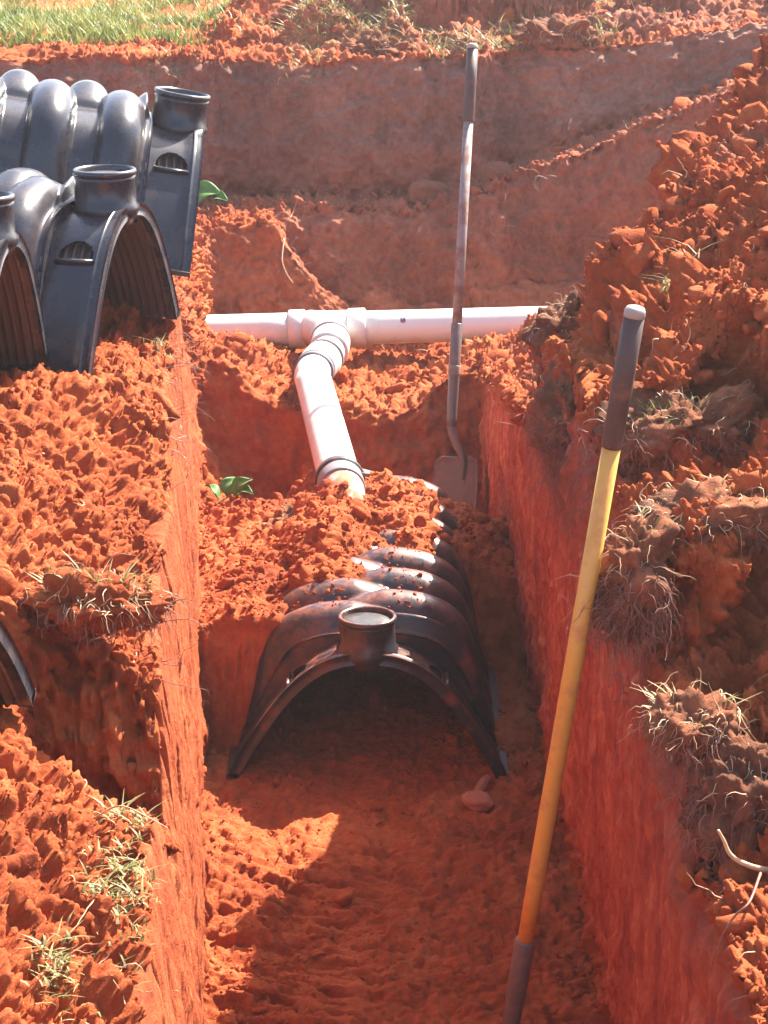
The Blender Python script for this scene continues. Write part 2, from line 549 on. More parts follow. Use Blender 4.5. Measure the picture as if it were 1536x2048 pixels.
D = D - loose * (1 - 0.5 * bevs) * (0.022 * pit * (1 - 0.4 * sm(6.8, 7.2, Vv)) + 0.015 * pit2) * (1 - floor_m)
stair = lambda h, q: np.floor(h / q) * q + q * sm(0.35, 0.65, h / q - np.floor(h / q))
D = D + heap_m * (0.014 * n4 + 0.008 * n5 + 0.9 * (stair(0.09 * lay, 0.035) ) + 0.055 * fbm(P * 4.2, 2, 91) + 0.035 * fbm(P * 9, 2, 92))
D = D + (X < -0.2) * loose * (Vv < 5.2) * 0.55 * stair(0.05 * lay, 0.02)
sp = np.stack([P[..., 0] * 30, P[..., 1] * 30, P[..., 2] * 2.2], -1)
sp2 = np.stack([P[..., 0] * 80, P[..., 1] * 80, P[..., 2] * 5], -1)
D = D + wall * (0.010 * fbm(P * 13, 3, 86) * (X > 0) + 0.007 * n4 + 0.006 * fbm(sp, 3, 81) + 0.003 * fbm(sp2, 2, 82) + 0.014 * fbm(P * 4, 3, 83))
lw = (X < 0) * wall * sm(0.35, 0.75, P[..., 2])
D = D - lw * (0.020 * sm(0.22, 0.45, fbm(np.stack([P[..., 0] * 20, P[..., 1] * 34, P[..., 2] * 7], -1), 3, 124)) + 0.006 * n4)
topband = sm(0.55, 0.85, P[..., 2] + 0.2 * (1 - sm(2.6, 3.1, Vv))) * wall * (X > 0)
D = D + topband * (0.020 * n2 + 0.012 * (0.5 - c2) + 0.02 * n1)
D = D + (wf1 + wf2 + we) * (0.048 * n1 + 0.024 * n2 + 0.014 * n4 + 0.010 * (0.5 - c2) * 1.4 + 0.016 * (0.5 - c1))
D = D + wf2 * 0.012 * fbm(sp, 3, 84)
D = D + (1 - floor_m) * (1 - fine) * 0.1 * n1
G2 = G + Nn * (D * (0.25 + 0.75 * fine))[..., None].astype(np.float32)

topsoil = np.clip(wf2 * sm(0.72, 1.05, P[..., 2] - 0.10 * np.clip(X, 0, 2)) * 0.85 + sm(7.9, 8.1, Vv) * (0.55 - 0.3 * low(3, 95)) * sm(-0.6, -0.1, X)
                  + 0.75 * t2 * wf2 + 0.55 * t1 * (1 - t2) * (Vv > 7.3) * sm(7.35, 7.7, Vv)
                  + topband * (0.35 + 0.4 * n1) + heap_m * sm(0.05, 0.4, n1) * 0.45 + 0.35 * wf1, 0, 1)
wallc = np.clip(wall * (1 - 0.2 * topband) * np.where(X > 0, 1.0, 0.25), 0, 1)
nu, nv = U.shape
ground = mesh_from('ground', G2.reshape(-1, 3), grid_faces(nu, nv), M_SOIL, attrs={'wall': wallc, 'topsoil': topsoil})
tag(ground, 'red clay ground with an open trench dug into it', 'ground', kind='structure')
NG = grid_normals(G2)
FLAT_P = G2.reshape(-1, 3)
FLAT_N = NG.reshape(-1, 3)
FX, FY, FZ = FLAT_P.T
FSTEEP = steep.ravel()
FTW = Tw.ravel()
FHEAP = heap_m.ravel()
# area of each grid vertex, for even scattering
AREA = (np.linalg.norm(np.cross(np.gradient(G2, axis=0), np.gradient(G2, axis=1)), axis=-1)).ravel()


def ground_z(x, y):
    """height of the finished sheet near (x, y), topmost of the close samples."""
    d = (FX - x) ** 2 + (FY - y) ** 2
    k = np.argpartition(d, 12)[:12]
    return float(FZ[k].max())


# ------------------------------------------------------------------ crumbs
def ico(sub):
    bm = bmesh.new()
    bmesh.ops.create_icosphere(bm, subdivisions=sub, radius=1)
    V = np.array([v.co[:] for v in bm.verts], np.float32)
    F = np.array([[v.index for v in f.verts] for f in bm.faces])
    bm.free()
    return V, F

ICO2 = ico(2)
ICO1 = ico(1)
ICO5 = ico(5)
LUMPS = []
for k in range(16):
    V, F = ICO2
    q = V * (1 + 0.35 * vnoise(V * 1.2 + 9 * k, 100 + k))[:, None]
    for c in range(7):                                   # broken faces
        nn = RNG.normal(size=3); nn /= np.linalg.norm(nn)
        over = np.clip(q @ nn - RNG.uniform(0.35, 0.72), 0, None)
        q = q - over[:, None] * nn
    q = q * (1 + 0.06 * vnoise(V * 4 + 5 * k, 130 + k))[:, None]
    LUMPS.append((q * np.array([1.15, RNG.uniform(0.7, 1.0), RNG.uniform(0.5, 0.85)])).astype(np.float32))


def rand_rot(n):
    q = RNG.normal(size=(n, 4)); q /= np.linalg.norm(q, axis=1, keepdims=True)
    a, b, c, d = q.T
    return np.stack([np.stack([1 - 2 * (c * c + d * d), 2 * (b * c - a * d), 2 * (b * d + a * c)], 1),
                     np.stack([2 * (b * c + a * d), 1 - 2 * (b * b + d * d), 2 * (c * d - a * b)], 1),
                     np.stack([2 * (b * d - a * c), 2 * (c * d + a * b), 1 - 2 * (b * b + c * c)], 1)], 1)


SHARDS = []
for k in range(14):
    V, F = ICO1
    q = V * (1 + RNG.uniform(-0.38, 0.38, len(V)))[:, None]
    SHARDS.append((q * np.array([1.0, RNG.uniform(0.55, 0.95), RNG.uniform(0.4, 0.8)])).astype(np.float32))


def crumbs(Pc, size, fine_set=None):
    """small crumbs are angular shards, the larger ones get more facets."""
    Vs, Fs, off = [], [], 0
    for sel, forms, F0 in ((size < 0.012, SHARDS, ICO1[1]), (size >= 0.012, LUMPS, ICO2[1])):
        P0, s0 = Pc[sel], size[sel]
        n = len(P0)
        if not n: continue
        L = np.stack(forms)[RNG.integers(0, len(forms), n)]
        V = np.einsum('nij,nkj->nki', rand_rot(n), L) * s0[:, None, None] + P0[:, None, :]
        k = L.shape[1]
        Fs.append((F0[None] + (np.arange(n) * k)[:, None, None]).reshape(-1, 3) + off)
        Vs.append(V.reshape(-1, 3)); off += n * k
    return np.concatenate(Vs), np.concatenate(Fs)


def sample(mask, n):
    p = AREA * mask
    p = p / p.sum()
    return RNG.choice(len(p), n, p=p)


vis = (FX > -1.0 - 1.2 * (FY > 7.5)) & (FX < 1.5) & (FY > 1.75) & (FY < 8.9)
near_f = 1 / np.clip(FY, 2, 9) ** 1.6
m = vis * near_f * ((1 - FSTEEP) ** 2) * (1 + 1.5 * FHEAP) * np.clip(0.40 + vnoise(FLAT_P * 5, 201), 0.05, 1)
i1 = sample(m, 140000)
sz = (0.0020 * (1 - RNG.uniform(0, 1, len(i1))) ** (-1 / np.where(FX[i1] < 0.2, 2.6, 2.2))).clip(0.002, 0.034) * np.clip(FY[i1] / 3.6, 0.75, 1.5)
V1, F1 = crumbs(FLAT_P[i1] + FLAT_N[i1] * (sz * 0.05)[:, None], sz)
tag(mesh_from('soil_crumbs', V1, F1, M_CRUMB, smooth=False), 'loose crumbs of red clay scattered over banks and trench floor', 'soil', kind='stuff')

# ------------------------------------------------------------------ plants and roots
def blade_set(Pb, up, n_seg, length, width, bend, droop):
    n = len(Pb)
    a = RNG.uniform(0, 2 * math.pi, n)
    side = np.stack([np.cos(a), np.sin(a), np.zeros(n)], 1)
    lean = np.stack([-np.sin(a), np.cos(a), np.zeros(n)], 1)
    V = []
    for k in range(n_seg + 1):
        t = k / n_seg
        c = Pb + up * (length * (t - droop * t * t))[:, None] + lean * (length * bend * t ** 1.6)[:, None]
        wd = (width * (1 - t ** 1.5) + 0.0002)[:, None]
        V.append(c - side * wd); V.append(c + side * wd)
    V = np.stack(V, 1)
    mm = V.shape[1]
    F = []
    for k in range(n_seg):
        F.append([2 * k, 2 * k + 1, 2 * k + 3, 2 * k + 2])
    F = (np.array(F)[None] + (np.arange(n) * mm)[:, None, None]).reshape(-1, 4)
    return V.reshape(-1, 3), F


def wiggle(p0, d0, length, n=8, curl=0.5, grav=0.0):
    p = np.array(p0, float); d = np.array(d0, float); d /= np.linalg.norm(d)
    pts = [p.copy()]
    for k in range(n):
        d = d + RNG.normal(0, curl, 3) + np.array([0, 0, -grav])
        d /= np.linalg.norm(d)
        p = p + d * length / n
        pts.append(p.copy())
    return pts


def strands(items, name, mat, parent=None, sides=4):
    a = Acc()
    for pts, r in items:
        k = len(pts)
        V, F = tube(pts, [r * (1 - 0.75 * i / (k - 1)) for i in range(k)], sides, cap=False)
        a.add(V, F)
    return a.build(name, mat, parent)


# lawn beyond the far bank
mk = ((FY > 8.35) & (FY < 13.0) & (FX < -0.66 + 0.08 * np.sin(FY * 9)) & (FX > -3)).astype(float)
ig = sample(mk * np.clip(0.35 + vnoise(FLAT_P * 3.5, 208), 0.05, 1) / np.clip(FY - 7.2, 1, 9) ** 1.2, 60000)
ng = len(ig)
V1, F1 = blade_set(FLAT_P[ig] - np.array([0, 0, 0.005]), np.tile([0, 0, 1.0], (ng, 1)), 3, RNG.uniform(0.025, 0.085, ng), RNG.uniform(0.0018, 0.0042, ng), RNG.uniform(0.1, 0.9, ng), RNG.uniform(0, 0.5, ng))
tag(mesh_from('grass', V1, F1, M_GRASS), 'yellow green lawn grass behind the far bank', 'grass', kind='stuff')

mk = ((FY > 7.9) & (FY < 9.6) & (FX > -0.9) & (FX < 1.0)) * np.clip(vnoise(FLAT_P * 4, 209) - 0.05, 0, 1)
ig = sample(mk, 4200)
ng = len(ig)
V1, F1 = blade_set(FLAT_P[ig], FLAT_N[ig] * 0.6 + np.array([0, 0, 0.4]), 3, RNG.uniform(0.02, 0.08, ng), RNG.uniform(0.0014, 0.0034, ng), RNG.uniform(0.3, 1.4, ng), RNG.uniform(0.1, 0.8, ng))
tag(mesh_from('weeds', V1, F1, M_FRESH), 'thin weeds and dry blades scattered along the far rim', 'weeds', kind='stuff')

# straw and root threads strewn over the banks
it = []
mk = vis * near_f * (1 - FSTEEP) * ((FTW < 0.02) | (FY > 6.9)) * np.clip(vnoise(FLAT_P * 4, 205) + 0.15, 0, 1)
for i in sample(mk, 620):
    d = np.array([RNG.normal(), RNG.normal(), abs(RNG.normal()) * 0.35])
    it.append((wiggle(FLAT_P[i] + FLAT_N[i] * 0.004, d, RNG.uniform(0.02, 0.085), 6, 0.35, 0.05), RNG.uniform(0.0006, 0.0016)))
tag(strands(it, 'straw', M_STRAW), 'dry straw and broken root threads strewn on the banks', 'straw', kind='stuff')

# fine roots hanging out of the cut faces
it = []
mk = vis * near_f * ((FSTEEP > 0.15) & (FX > 0.2) & (FZ > 0.66) & (FY < 5.2)) * np.clip(vnoise(FLAT_P * 5, 206) + 0.1, 0, 1)
for i in sample(mk, 420):
    n_ = FLAT_N[i]
    it.append((wiggle(FLAT_P[i], n_ + RNG.normal(0, 0.5, 3), RNG.uniform(0.02, 0.09), 8, 0.45, 0.22), RNG.uniform(0.0004, 0.0009)))
mk = vis * ((FSTEEP > 0.3) & (FY > 6.9) & (FX > -0.9)) * np.clip(vnoise(FLAT_P * 4, 207) + 0.05, 0, 1)
for i in sample(mk, 260):
    it.append((wiggle(FLAT_P[i], FLAT_N[i] + RNG.normal(0, 0.5, 3), RNG.uniform(0.03, 0.14), 8, 0.35, 0.25), RNG.uniform(0.0007, 0.0018)))
mk = vis * ((FSTEEP > 0.02) & (FX < -0.2) & (FY < 5.2) & (FZ > 0.75)) * 1.0
for i in sample(mk, 90):
    it.append((wiggle(FLAT_P[i], FLAT_N[i] + RNG.normal(0, 0.5, 3), RNG.uniform(0.03, 0.10), 7, 0.3, 0.15), RNG.uniform(0.0005, 0.0012)))
tag(strands(it, 'hanging_roots', M_ROOT), 'fine brown roots hanging out of the cut soil faces', 'roots', kind='stuff')


# ------------------------------------------------------------------ sod clumps
def sod(label, loc, size, seed, n_roots=60, n_grass=40, grass_mat=None, hang=0.10, n_straw=30, mat=None):
    t = empty('sod_clump', loc)
    tag(t, label, 'sod', 'torn sod clumps around the trench')
    V, F = ICO5
    S = np.array(size, np.float32)
    p = V * S
    d = 0.75 * fbm(V * 1.5 + seed, 3, seed) * S.mean() * 0.8 + 0.010 * (0.5 - worley(p * 28 + seed, seed)) + 0.030 * fbm(p * 30 + seed, 4, seed + 3) + 0.010 * fbm(p * 110 + seed, 2, seed + 5)
    p = p + V * d[:, None]
    mesh_from('soil', p, F, mat or M_SOD, t)
    it = []
    for k in range(int(n_roots * 1.8)):
        j = RNG.integers(len(V))
        while V[j, 2] > 0.2 or V[j, 1] > 0.3: j = RNG.integers(len(V))
        it.append((wiggle(p[j] * 0.97, 0.5 * V[j] + RNG.normal(0, 0.5, 3), RNG.uniform(0.25, 0.9) * hang, 9, 0.5, 0.40), RNG.uniform(0.0004, 0.0011)))
    if it: tag(strands(it, 'roots', M_ROOT, t), kind='stuff')
    it = []
    for k in range(int(n_straw * 1.6)):
        j = RNG.integers(len(V))
        while V[j, 2] < 0.05: j = RNG.integers(len(V))
        it.append((wiggle(p[j] * 0.99, 0.25 * V[j] + RNG.normal(0, 0.8, 3), RNG.uniform(0.015, 0.055), 7, 0.45, 0.30), RNG.uniform(0.0004, 0.0012)))
    if it: tag(strands(it, 'straw', M_STRAW, t), kind='stuff')
    if n_grass:
        c = V[RNG.integers(len(V))] if False else None
        js = np.where(V[:, 2] > 0.45)[0]
        f = js[vnoise(V[js] * 1.7 + seed * 3.1, seed + 9) > 0.05]
        if len(f) < 20: f = js
        js = RNG.choice(f, n_grass)
        Vb, Fb = blade_set(p[js] * 0.98, V[js], 3, RNG.uniform(0.008, 0.030, n_grass), RNG.uniform(0.0007, 0.0019, n_grass), RNG.uniform(0.2, 1.1, n_grass), RNG.uniform(0.0, 0.6, n_grass))
        tag(mesh_from('grass_blades', Vb, Fb, grass_mat or M_FRESH, t), kind='stuff')
    return t


sod('dry tufted sod clump at the right bank tip, hiding the end of the white pipe', (0.372, 4.40, 0.965), (0.085, 0.085, 0.060), 11, 60, 10, n_straw=90)
sod('dark mossy root mat hanging on the right trench wall, between the two shovels', (0.345, 4.08, 0.86), (0.055, 0.12, 0.10), 12, 160, 26, hang=0.14, n_straw=20)
sod('dark overhanging sod clump fringed with bright grass, right of the yellow handle', (0.47, 3.50, 1.01), (0.12, 0.08, 0.045), 13, 160, 120, hang=0.13, n_straw=50)
sod('shaggy root clump hanging on the wall edge just right of the yellow shovel handle', (0.348, 2.965, 0.93), (0.046, 0.055, 0.080), 14, 200, 30, hang=0.11, n_straw=45)
sod('pale straw covered sod at the right edge, above the big dark cut face', (0.475, 3.05, 0.985), (0.10, 0.07, 0.04), 15, 60, 30, n_straw=120)
sod('small sod clump with pale curling stems overhanging the lower right wall', (0.405, 2.76, 0.795), (0.055, 0.055, 0.036), 16, 90, 50, n_straw=90)
sod('dark root matted clump at the lower right edge, above the thick pale root', (0.462, 2.70, 0.72), (0.06, 0.04, 0.08), 17, 160, 0, hang=0.12, n_straw=25)
sod('grassy turf lip over the shaded hollow in the left bank', (-0.385, 2.93, 0.905), (0.095, 0.05, 0.028), 18, 90, 150, hang=0.07, n_straw=120, mat=M_CRUMB)
sod('turf clump with whitish blades on the far rim, left of the distant shovel', (-0.03, 8.06, 1.17), (0.14, 0.10, 0.05), 19, 60, 110, n_straw=60, hang=0.14)
sod('small brown clod with a dry tuft on the mound beside the white pipe', (-0.245, 5.27, 0.27), (0.045, 0.06, 0.04), 20, 20, 26, n_straw=40)
sod('straw matted clod on the far rim, right of the distant shovel', (0.60, 7.95, 1.23), (0.14, 0.10, 0.055), 21, 70, 0, n_straw=110, hang=0.14)


def tuft(label, x, y, z, n, spread, mat, ln=(0.02, 0.06), asp=1.6):
    Pb = np.stack([RNG.normal(0, spread, n), RNG.normal(0, spread * asp, n), np.zeros(n)], 1)
    for k in range(n):
        Pb[k, 2] = (ground_z(x + Pb[k, 0], y + Pb[k, 1]) - z) if n < 400 else 0
    V1, F1 = blade_set(Pb, np.tile([0, 0, 1.0], (n, 1)), 3, RNG.uniform(*ln, n), RNG.uniform(0.0007, 0.0020, n), RNG.uniform(0.3, 2.2, n), RNG.uniform(0.1, 0.7, n))
    o = mesh_from('grass_tuft', V1, F1, mat)
    o.location = (x, y, z)
    return tag(o, label, 'grass tuft', 'grass tufts on the banks')


def gtuft(label, x, y, n, spread, mat, ln=(0.02, 0.06), asp=1.6):
    return tuft(label, x, y, ground_z(x, y), n, spread, mat, ln, asp)


gtuft('straw and green tuft in the middle of the lower left bank', -0.308, 2.40, 390, 0.020, M_FRESH, (0.005, 0.020), 4.0)
gtuft('tuft of yellow green blades near the bottom of the left bank', -0.345, 2.13, 170, 0.016, M_FRESH, (0.005, 0.018), 1.6)
gtuft('thin yellowish tuft just below the hollow in the left bank', -0.325, 2.62, 60, 0.014, M_FRESH, (0.008, 0.026), 1.6)
gtuft('tuft at the foot of the black chambers, on the trench edge', -0.425, 4.45, 90, 0.022, M_FRESH, (0.01, 0.035), 1.6)
gtuft('small bright green tuft high on the right spoil heap', 0.475, 4.72, 30, 0.014, M_FRESH, (0.02, 0.05))
gtuft('green shoots on the spoil right of the black shovel grip', 0.53, 4.0, 60, 0.022, M_FRESH, (0.02, 0.05))

# thick single roots
def root(label, pts, r, mat=M_STRAW):
    P_ = spline(pts, 30)
    k = len(P_)
    V, F = tube(P_, [r * (1 - 0.6 * i / (k - 1)) for i in range(k)], 7)
    o = mesh_from('root', V - P_[0], F, mat)
    o.location = P_[0]
    return tag(o, label, 'root')


root('thick pale root jutting out of the lower right bank, bent at its tip', [(0.54, 2.62, 0.655), (0.488, 2.60, 0.660), (0.458, 2.60, 0.668), (0.439, 2.60, 0.681), (0.430, 2.60, 0.700), (0.422, 2.60, 0.715)], 0.0046)
root('long thin root dangling down the lower right wall', [(0.475, 2.58, 0.665), (0.450, 2.51, 0.660), (0.431, 2.50, 0.646), (0.414, 2.49, 0.62), (0.402, 2.49, 0.575)], 0.0020, M_ROOT)
root('thin root arching over the left trench edge', [(-0.345, 2.45, 0.80), (-0.31, 2.42, 0.83), (-0.275, 2.40, 0.825), (-0.25, 2.39, 0.815)], 0.0013)
root('root thread hanging from the far cut face above the white pipe', [(-0.32, 7.15, 0.66), (-0.325, 7.10, 0.60), (-0.31, 7.08, 0.56), (-0.29, 7.08, 0.53)], 0.0028)

# leaves
def leaf(label, loc, size, rz, curl, mat):
    n, mm = 13, 9
    V = []
    for i in range(n):
        t = i / (n - 1)
        wd = math.sin(math.pi * t ** 0.75) * 0.36
        for j in range(mm):
            s = j / (mm - 1) * 2 - 1
            V.append((t + 0.02 * abs(s), s * wd + 0.05 * math.sin(5 * t), 0.34 * curl * math.sin(math.pi * t * 0.9) + 0.16 * abs(s) * wd / 0.36 + 0.04 * math.sin(7 * t + 3 * s)))
    V = np.array(V) * size
    o = mesh_from('leaf', V, grid_faces(n, mm), mat)
    so_ = o.modifiers.new('thick', 'SOLIDIFY'); so_.thickness = 0.0012
    o.location = loc
    o.rotation_euler = (0.5, -0.15, rz)
    return tag(o, label, 'leaf', 'fallen leaves')


lz = ground_z(-0.62, 7.62)
leaf('broad curled green leaf lying on the soil ledge behind the black chambers', (-0.66, 7.62, lz + 0.015), 0.125, 0.25, 1.0, M_LEAF)
leaf('smaller folded green leaf tip lying right of the broad leaf', (-0.585, 7.60, lz + 0.03), 0.075, -0.5, 0.7, M_LEAF)


# ------------------------------------------------------------------ leaching chamber
def arch_param(ns, prof=_prof):
    half = prof * np.array([W2, HH])
    pts = np.vstack([half * np.array([-1, 1]), half[::-1][1:]])
    for _ in range(3):                                   # smooth the outline
        q = [pts[0]]
        for a, b in zip(pts[:-1], pts[1:]):
            q.append(a * 0.75 + b * 0.25); q.append(a * 0.25 + b * 0.75)
        q.append(pts[-1])
        pts = np.array(q)
    L = np.concatenate([[0], np.cumsum(np.linalg.norm(np.diff(pts, axis=0), axis=1))])
    s = np.linspace(0, L[-1], ns)
    x = np.interp(s, L, pts[:, 0]); z = np.interp(s, L, pts[:, 1])
    T = np.stack([np.gradient(x), np.gradient(z)], 1)
    T /= np.linalg.norm(T, axis=1, keepdims=True)
    return s / L[-1] * 2 - 1, np.stack([x, z], 1), np.stack([-T[:, 1], T[:, 0]], 1)


def solid_sheet(G_in, G_out):
    """closed sheet of two offset grids."""
    n, mm = G_in.shape[:2]
    V = np.concatenate([G_out.reshape(-1, 3), G_in.reshape(-1, 3)])
    F = [tuple(q) for q in grid_faces(n, mm)]
    k = n * mm
    F += [tuple(q[::-1] + k) for q in grid_faces(n, mm)]
    def strip(idx):
        for a, b in zip(idx[:-1], idx[1:]):
            F.append((b, a, a + k, b + k))
    strip([i * mm for i in range(n)][::-1]); strip([i * mm + mm - 1 for i in range(n)])
    strip(list(range(mm))); strip(list(range((n - 1) * mm, n * mm))[::-1])
    return V, F


RIB_P = 0.150
T0 = 0.105          # end panel length


def rib_shape(t, phase):
    d = (t - T0 - 0.062 - phase) % RIB_P
    d = np.minimum(d, RIB_P - d)
    return np.sqrt(np.clip(1 - (d / 0.049) ** 2, 0, 1))


def make_chamber(label, mats, group):
    root_o = empty('leaching_chamber')
    tag(root_o, label, 'chamber', group)
    # ribbed shell
    ns, nt = 150, 300
    s, A, NA = arch_param(ns)
    t = np.linspace(T0, LEN, nt)
    S, Tt = np.meshgrid(s, t, indexing='ij')
    def m_end(e): return np.sqrt(np.clip(e / 0.20, 0, 1))
    mL = m_end(np.clip(0.13 - S, 0, None)) * np.sqrt(np.clip((S + 0.97) / 0.08, 0, 1))
    mR = m_end(np.clip(S + 0.13, 0, None)) * np.sqrt(np.clip((0.97 - S) / 0.08, 0, 1))
    fade = sm(T0, T0 + 0.012, Tt)
    amp = 0.010 + 0.038 * (1 - sm(0.35, 0.9, np.abs(S)))
    B = np.maximum(mL * rib_shape(Tt, 0.0), mR * rib_shape(Tt, RIB_P / 2)) * amp * fade
    # fine ridges across the flanks between ribs
    B = B + 0.0015 * np.sin(np.abs(S) * 95) * sm(0.45, 0.55, np.abs(S)) * (B < 0.004)
    def sheet(off, Bm, Tm):
        n_, m_ = Bm.shape
        Gs = np.empty((n_, m_, 3))
        Gs[..., 0] = A[:, None, 0] + NA[:, None, 0] * (Bm + off)
        Gs[..., 2] = A[:, None, 1] + NA[:, None, 1] * (Bm + off)
        Gs[..., 1] = Tm
        return Gs
    V, F = solid_sheet(sheet(-0.004, B, Tt), sheet(0, B, Tt))
    mesh_from('ribbed_shell', V, F, mats['body'], root_o)
    sB, AB, NB = s, A, NA
    s, A, NA = arch_param(ns, _arch)
    # spandrel wall between the open arch and the ribbed body
    ksp = np.linspace(0, 1, 6)[None, :, None]
    Ain = A - NA * 0.004
    w0 = np.zeros((ns, 6, 3)); w1 = np.zeros((ns, 6, 3))
    w0[..., [0, 2]] = Ain[:, None, :] * (1 - ksp) + AB[:, None, :] * ksp
    w0[..., 1] = T0 - 0.004; w1[:] = w0; w1[..., 1] = T0 + 0.003
    V, F = solid_sheet(w1, w0)
    mesh_from('end_wall', V, F, mats['body'], root_o)
    # smooth end panel with the two hand slots cut out
    te = np.linspace(0, T0 - 0.0005, 26)
    S2, T2 = np.meshgrid(s, te, indexing='ij')
    flare = 0.006 * (1 - sm(0.0, 0.03, T2)) + 0.004
    V, F = solid_sheet(sheet(-0.005, flare, T2), sheet(0, flare, T2))
    pan = mesh_from('end_panel', V, F, mats['body'], root_o)
    bm = bmesh.new()
    for sg in (-1, 1):
        k = int(np.argmin(np.abs(s - sg * 0.40)))
        c = np.array([A[k, 0], 0.052, A[k, 1]])
        nrm = np.array([NA[k, 0], 0, NA[k, 1]])
        tng = np.array([0, 1.0, 0])
        upv = np.cross(nrm, tng) * (1 if sg < 0 else -1)
        if upv[2] < 0: upv = -upv
        pts = [(-0.034, -0.014), (0.034, -0.014)] + [(0.034 * math.cos(a), -0.010 + 0.036 * math.sin(a)) for a in np.linspace(0, math.pi, 14)]
        lo = [bm.verts.new(c + tng * a + upv * b - nrm * 0.05) for a, b in pts]
        hi = [bm.verts.new(c + tng * a + upv * b + nrm * 0.05) for a, b in pts]
        bm.faces.new(lo); bm.faces.new(hi[::-1])
        for i in range(len(pts)):
            j = (i + 1) % len(pts)
            bm.faces.new((lo[j], lo[i], hi[i], hi[j]))
    bmesh.ops.recalc_face_normals(bm, faces=bm.faces)
    cm = bpy.data.meshes.new('cutter'); bm.to_mesh(cm); bm.free()
    cut = bpy.data.objects.new('cutter', cm); COL.objects.link(cut)
    md = pan.modifiers.new('cut', 'BOOLEAN'); md.object = cut; md.operation = 'DIFFERENCE'; md.solver = 'EXACT'
    dg = bpy.context.evaluated_depsgraph_get()
    nm = bpy.data.meshes.new_from_object(pan.evaluated_get(dg))
    pan.modifiers.clear()
    pan.data = nm
    bpy.data.objects.remove(cut)
    # slot sills
    for sg in (-1, 1):
        k = int(np.argmin(np.abs(s - sg * 0.45)))
        c = np.array([A[k, 0] + NA[k, 0] * 0.008, 0, A[k, 1] + NA[k, 1] * 0.008])
        V, F = tube([c + [0, 0.014, 0], c + [0, 0.05, 0], c + [0, 0.09, 0]], 0.0045, 8)
        mesh_from('slot_sill', V, F, mats['body'], root_o)
    # raised lip round the open arch
    V, F = solid_sheet(sheet(-0.012, np.zeros((ns, 4)), np.tile(np.linspace(-0.012, 0.008, 4), (ns, 1))),
                       sheet(0.0125, np.zeros((ns, 4)), np.tile(np.linspace(-0.012, 0.008, 4), (ns, 1))))
    mesh_from('arch_lip', V, F, mats['body'], root_o)
    # louvred lining of both flanks, seen through the open end
    for sg in (-1, 1):
        ss = np.linspace(0.30, 0.985, 60)
        tt = np.linspace(0.010, 0.60, 260)
        ix = np.interp(ss * sg, s, np.arange(ns))
        ax = np.interp(ix, np.arange(ns), A[:, 0]); az = np.interp(ix, np.arange(ns), A[:, 1])
        nxx = np.interp(ix, np.arange(ns), NA[:, 0]); nzz = np.interp(ix, np.arange(ns), NA[:, 1])
        saw = ((tt / 0.0165) % 1.0)
        prof = 0.010 + 0.007 * np.clip(np.sin(saw * 2 * math.pi), -0.6, 0.6)
        def inner(extra):
            Gs = np.empty((60, 260, 3))
            Gs[..., 0] = ax[:, None] - nxx[:, None] * (prof[None] + extra)
            Gs[..., 2] = az[:, None] - nzz[:, None] * (prof[None] + extra)
            Gs[..., 1] = tt[None]
            return Gs
        V, F = solid_sheet(inner(0.003), inner(0.0))
        mesh_from('louvre_panel', V, F, mats['louvre'], root_o)
    # feet
    for sg in (-1, 1):
        a = Acc()
        x0, x1 = sg * (W2 - 0.012), sg * (W2 + 0.014)
        Vb = [(x0, -0.012, -0.002), (x1, -0.012, -0.002), (x1, LEN, -0.002), (x0, LEN, -0.002), (x0, -0.012, 0.010), (x1, -0.012, 0.008), (x1, LEN, 0.008), (x0, LEN, 0.010)]
        a.add(Vb, [(0, 3, 2, 1), (4, 5, 6, 7), (0, 1, 5, 4), (1, 2, 6, 5), (2, 3, 7, 6), (3, 0, 4, 7)])
        mesh_from('foot_flange', np.concatenate(a.v), a.f, mats['louvre'], root_o, smooth=False)
    # post with its ring
    zc = HH * 0.985
    V, F = lathe([(0.052, zc - 0.040), (0.0645, zc - 0.016), (0.0655, zc - 0.006), (0.060, zc + 0.000), (0.0575, zc + 0.046), (0.060, zc + 0.052)], 40)
    post = mesh_from('post', V + np.array([0, 0.042, 0]), F, mats['body'], root_o)
    V, F = lathe([(0.050, zc + 0.0535), (0.060, zc + 0.0545), (0.0625, zc + 0.059), (0.0605, zc + 0.065), (0.0555, zc + 0.066), (0.053, zc + 0.061), (0.0525, zc + 0.054)], 40)
    mesh_from('post_rim', V + np.array([0, 0.042, 0]), F[:-2], mats['body'], post)
    V, F = lathe([(0.0540, zc + 0.0530), (0.0540, zc + 0.0545), (0.030, zc + 0.0548), (0.004, zc + 0.056)], 40)
    mesh_from('post_cap', V + np.array([0, 0.042, 0]), F, mats['cap'], post)
    return root_o


def dup(r, label):
    n = r.copy(); COL.objects.link(n)
    n['label'] = label
    for ch in list(r.children):
        c = ch.copy(); COL.objects.link(c); c.parent = n
        for g in list(ch.children):
            d = g.copy(); COL.objects.link(d); d.parent = c
    return n


def place(o, end, axis_xy, pitch=0.0, roll=0.0):
    """end: point on the ground under the open end; axis_xy: heading of the far end."""
    rz = math.atan2(-axis_xy[0], axis_xy[1])
    o.matrix_world = Matrix.Translation(end) @ Matrix.Rotation(rz, 4, 'Z') @ Matrix.Rotation(pitch, 4, 'X') @ Matrix.Rotation(roll, 4, 'Y')
    bpy.context.view_layer.update()


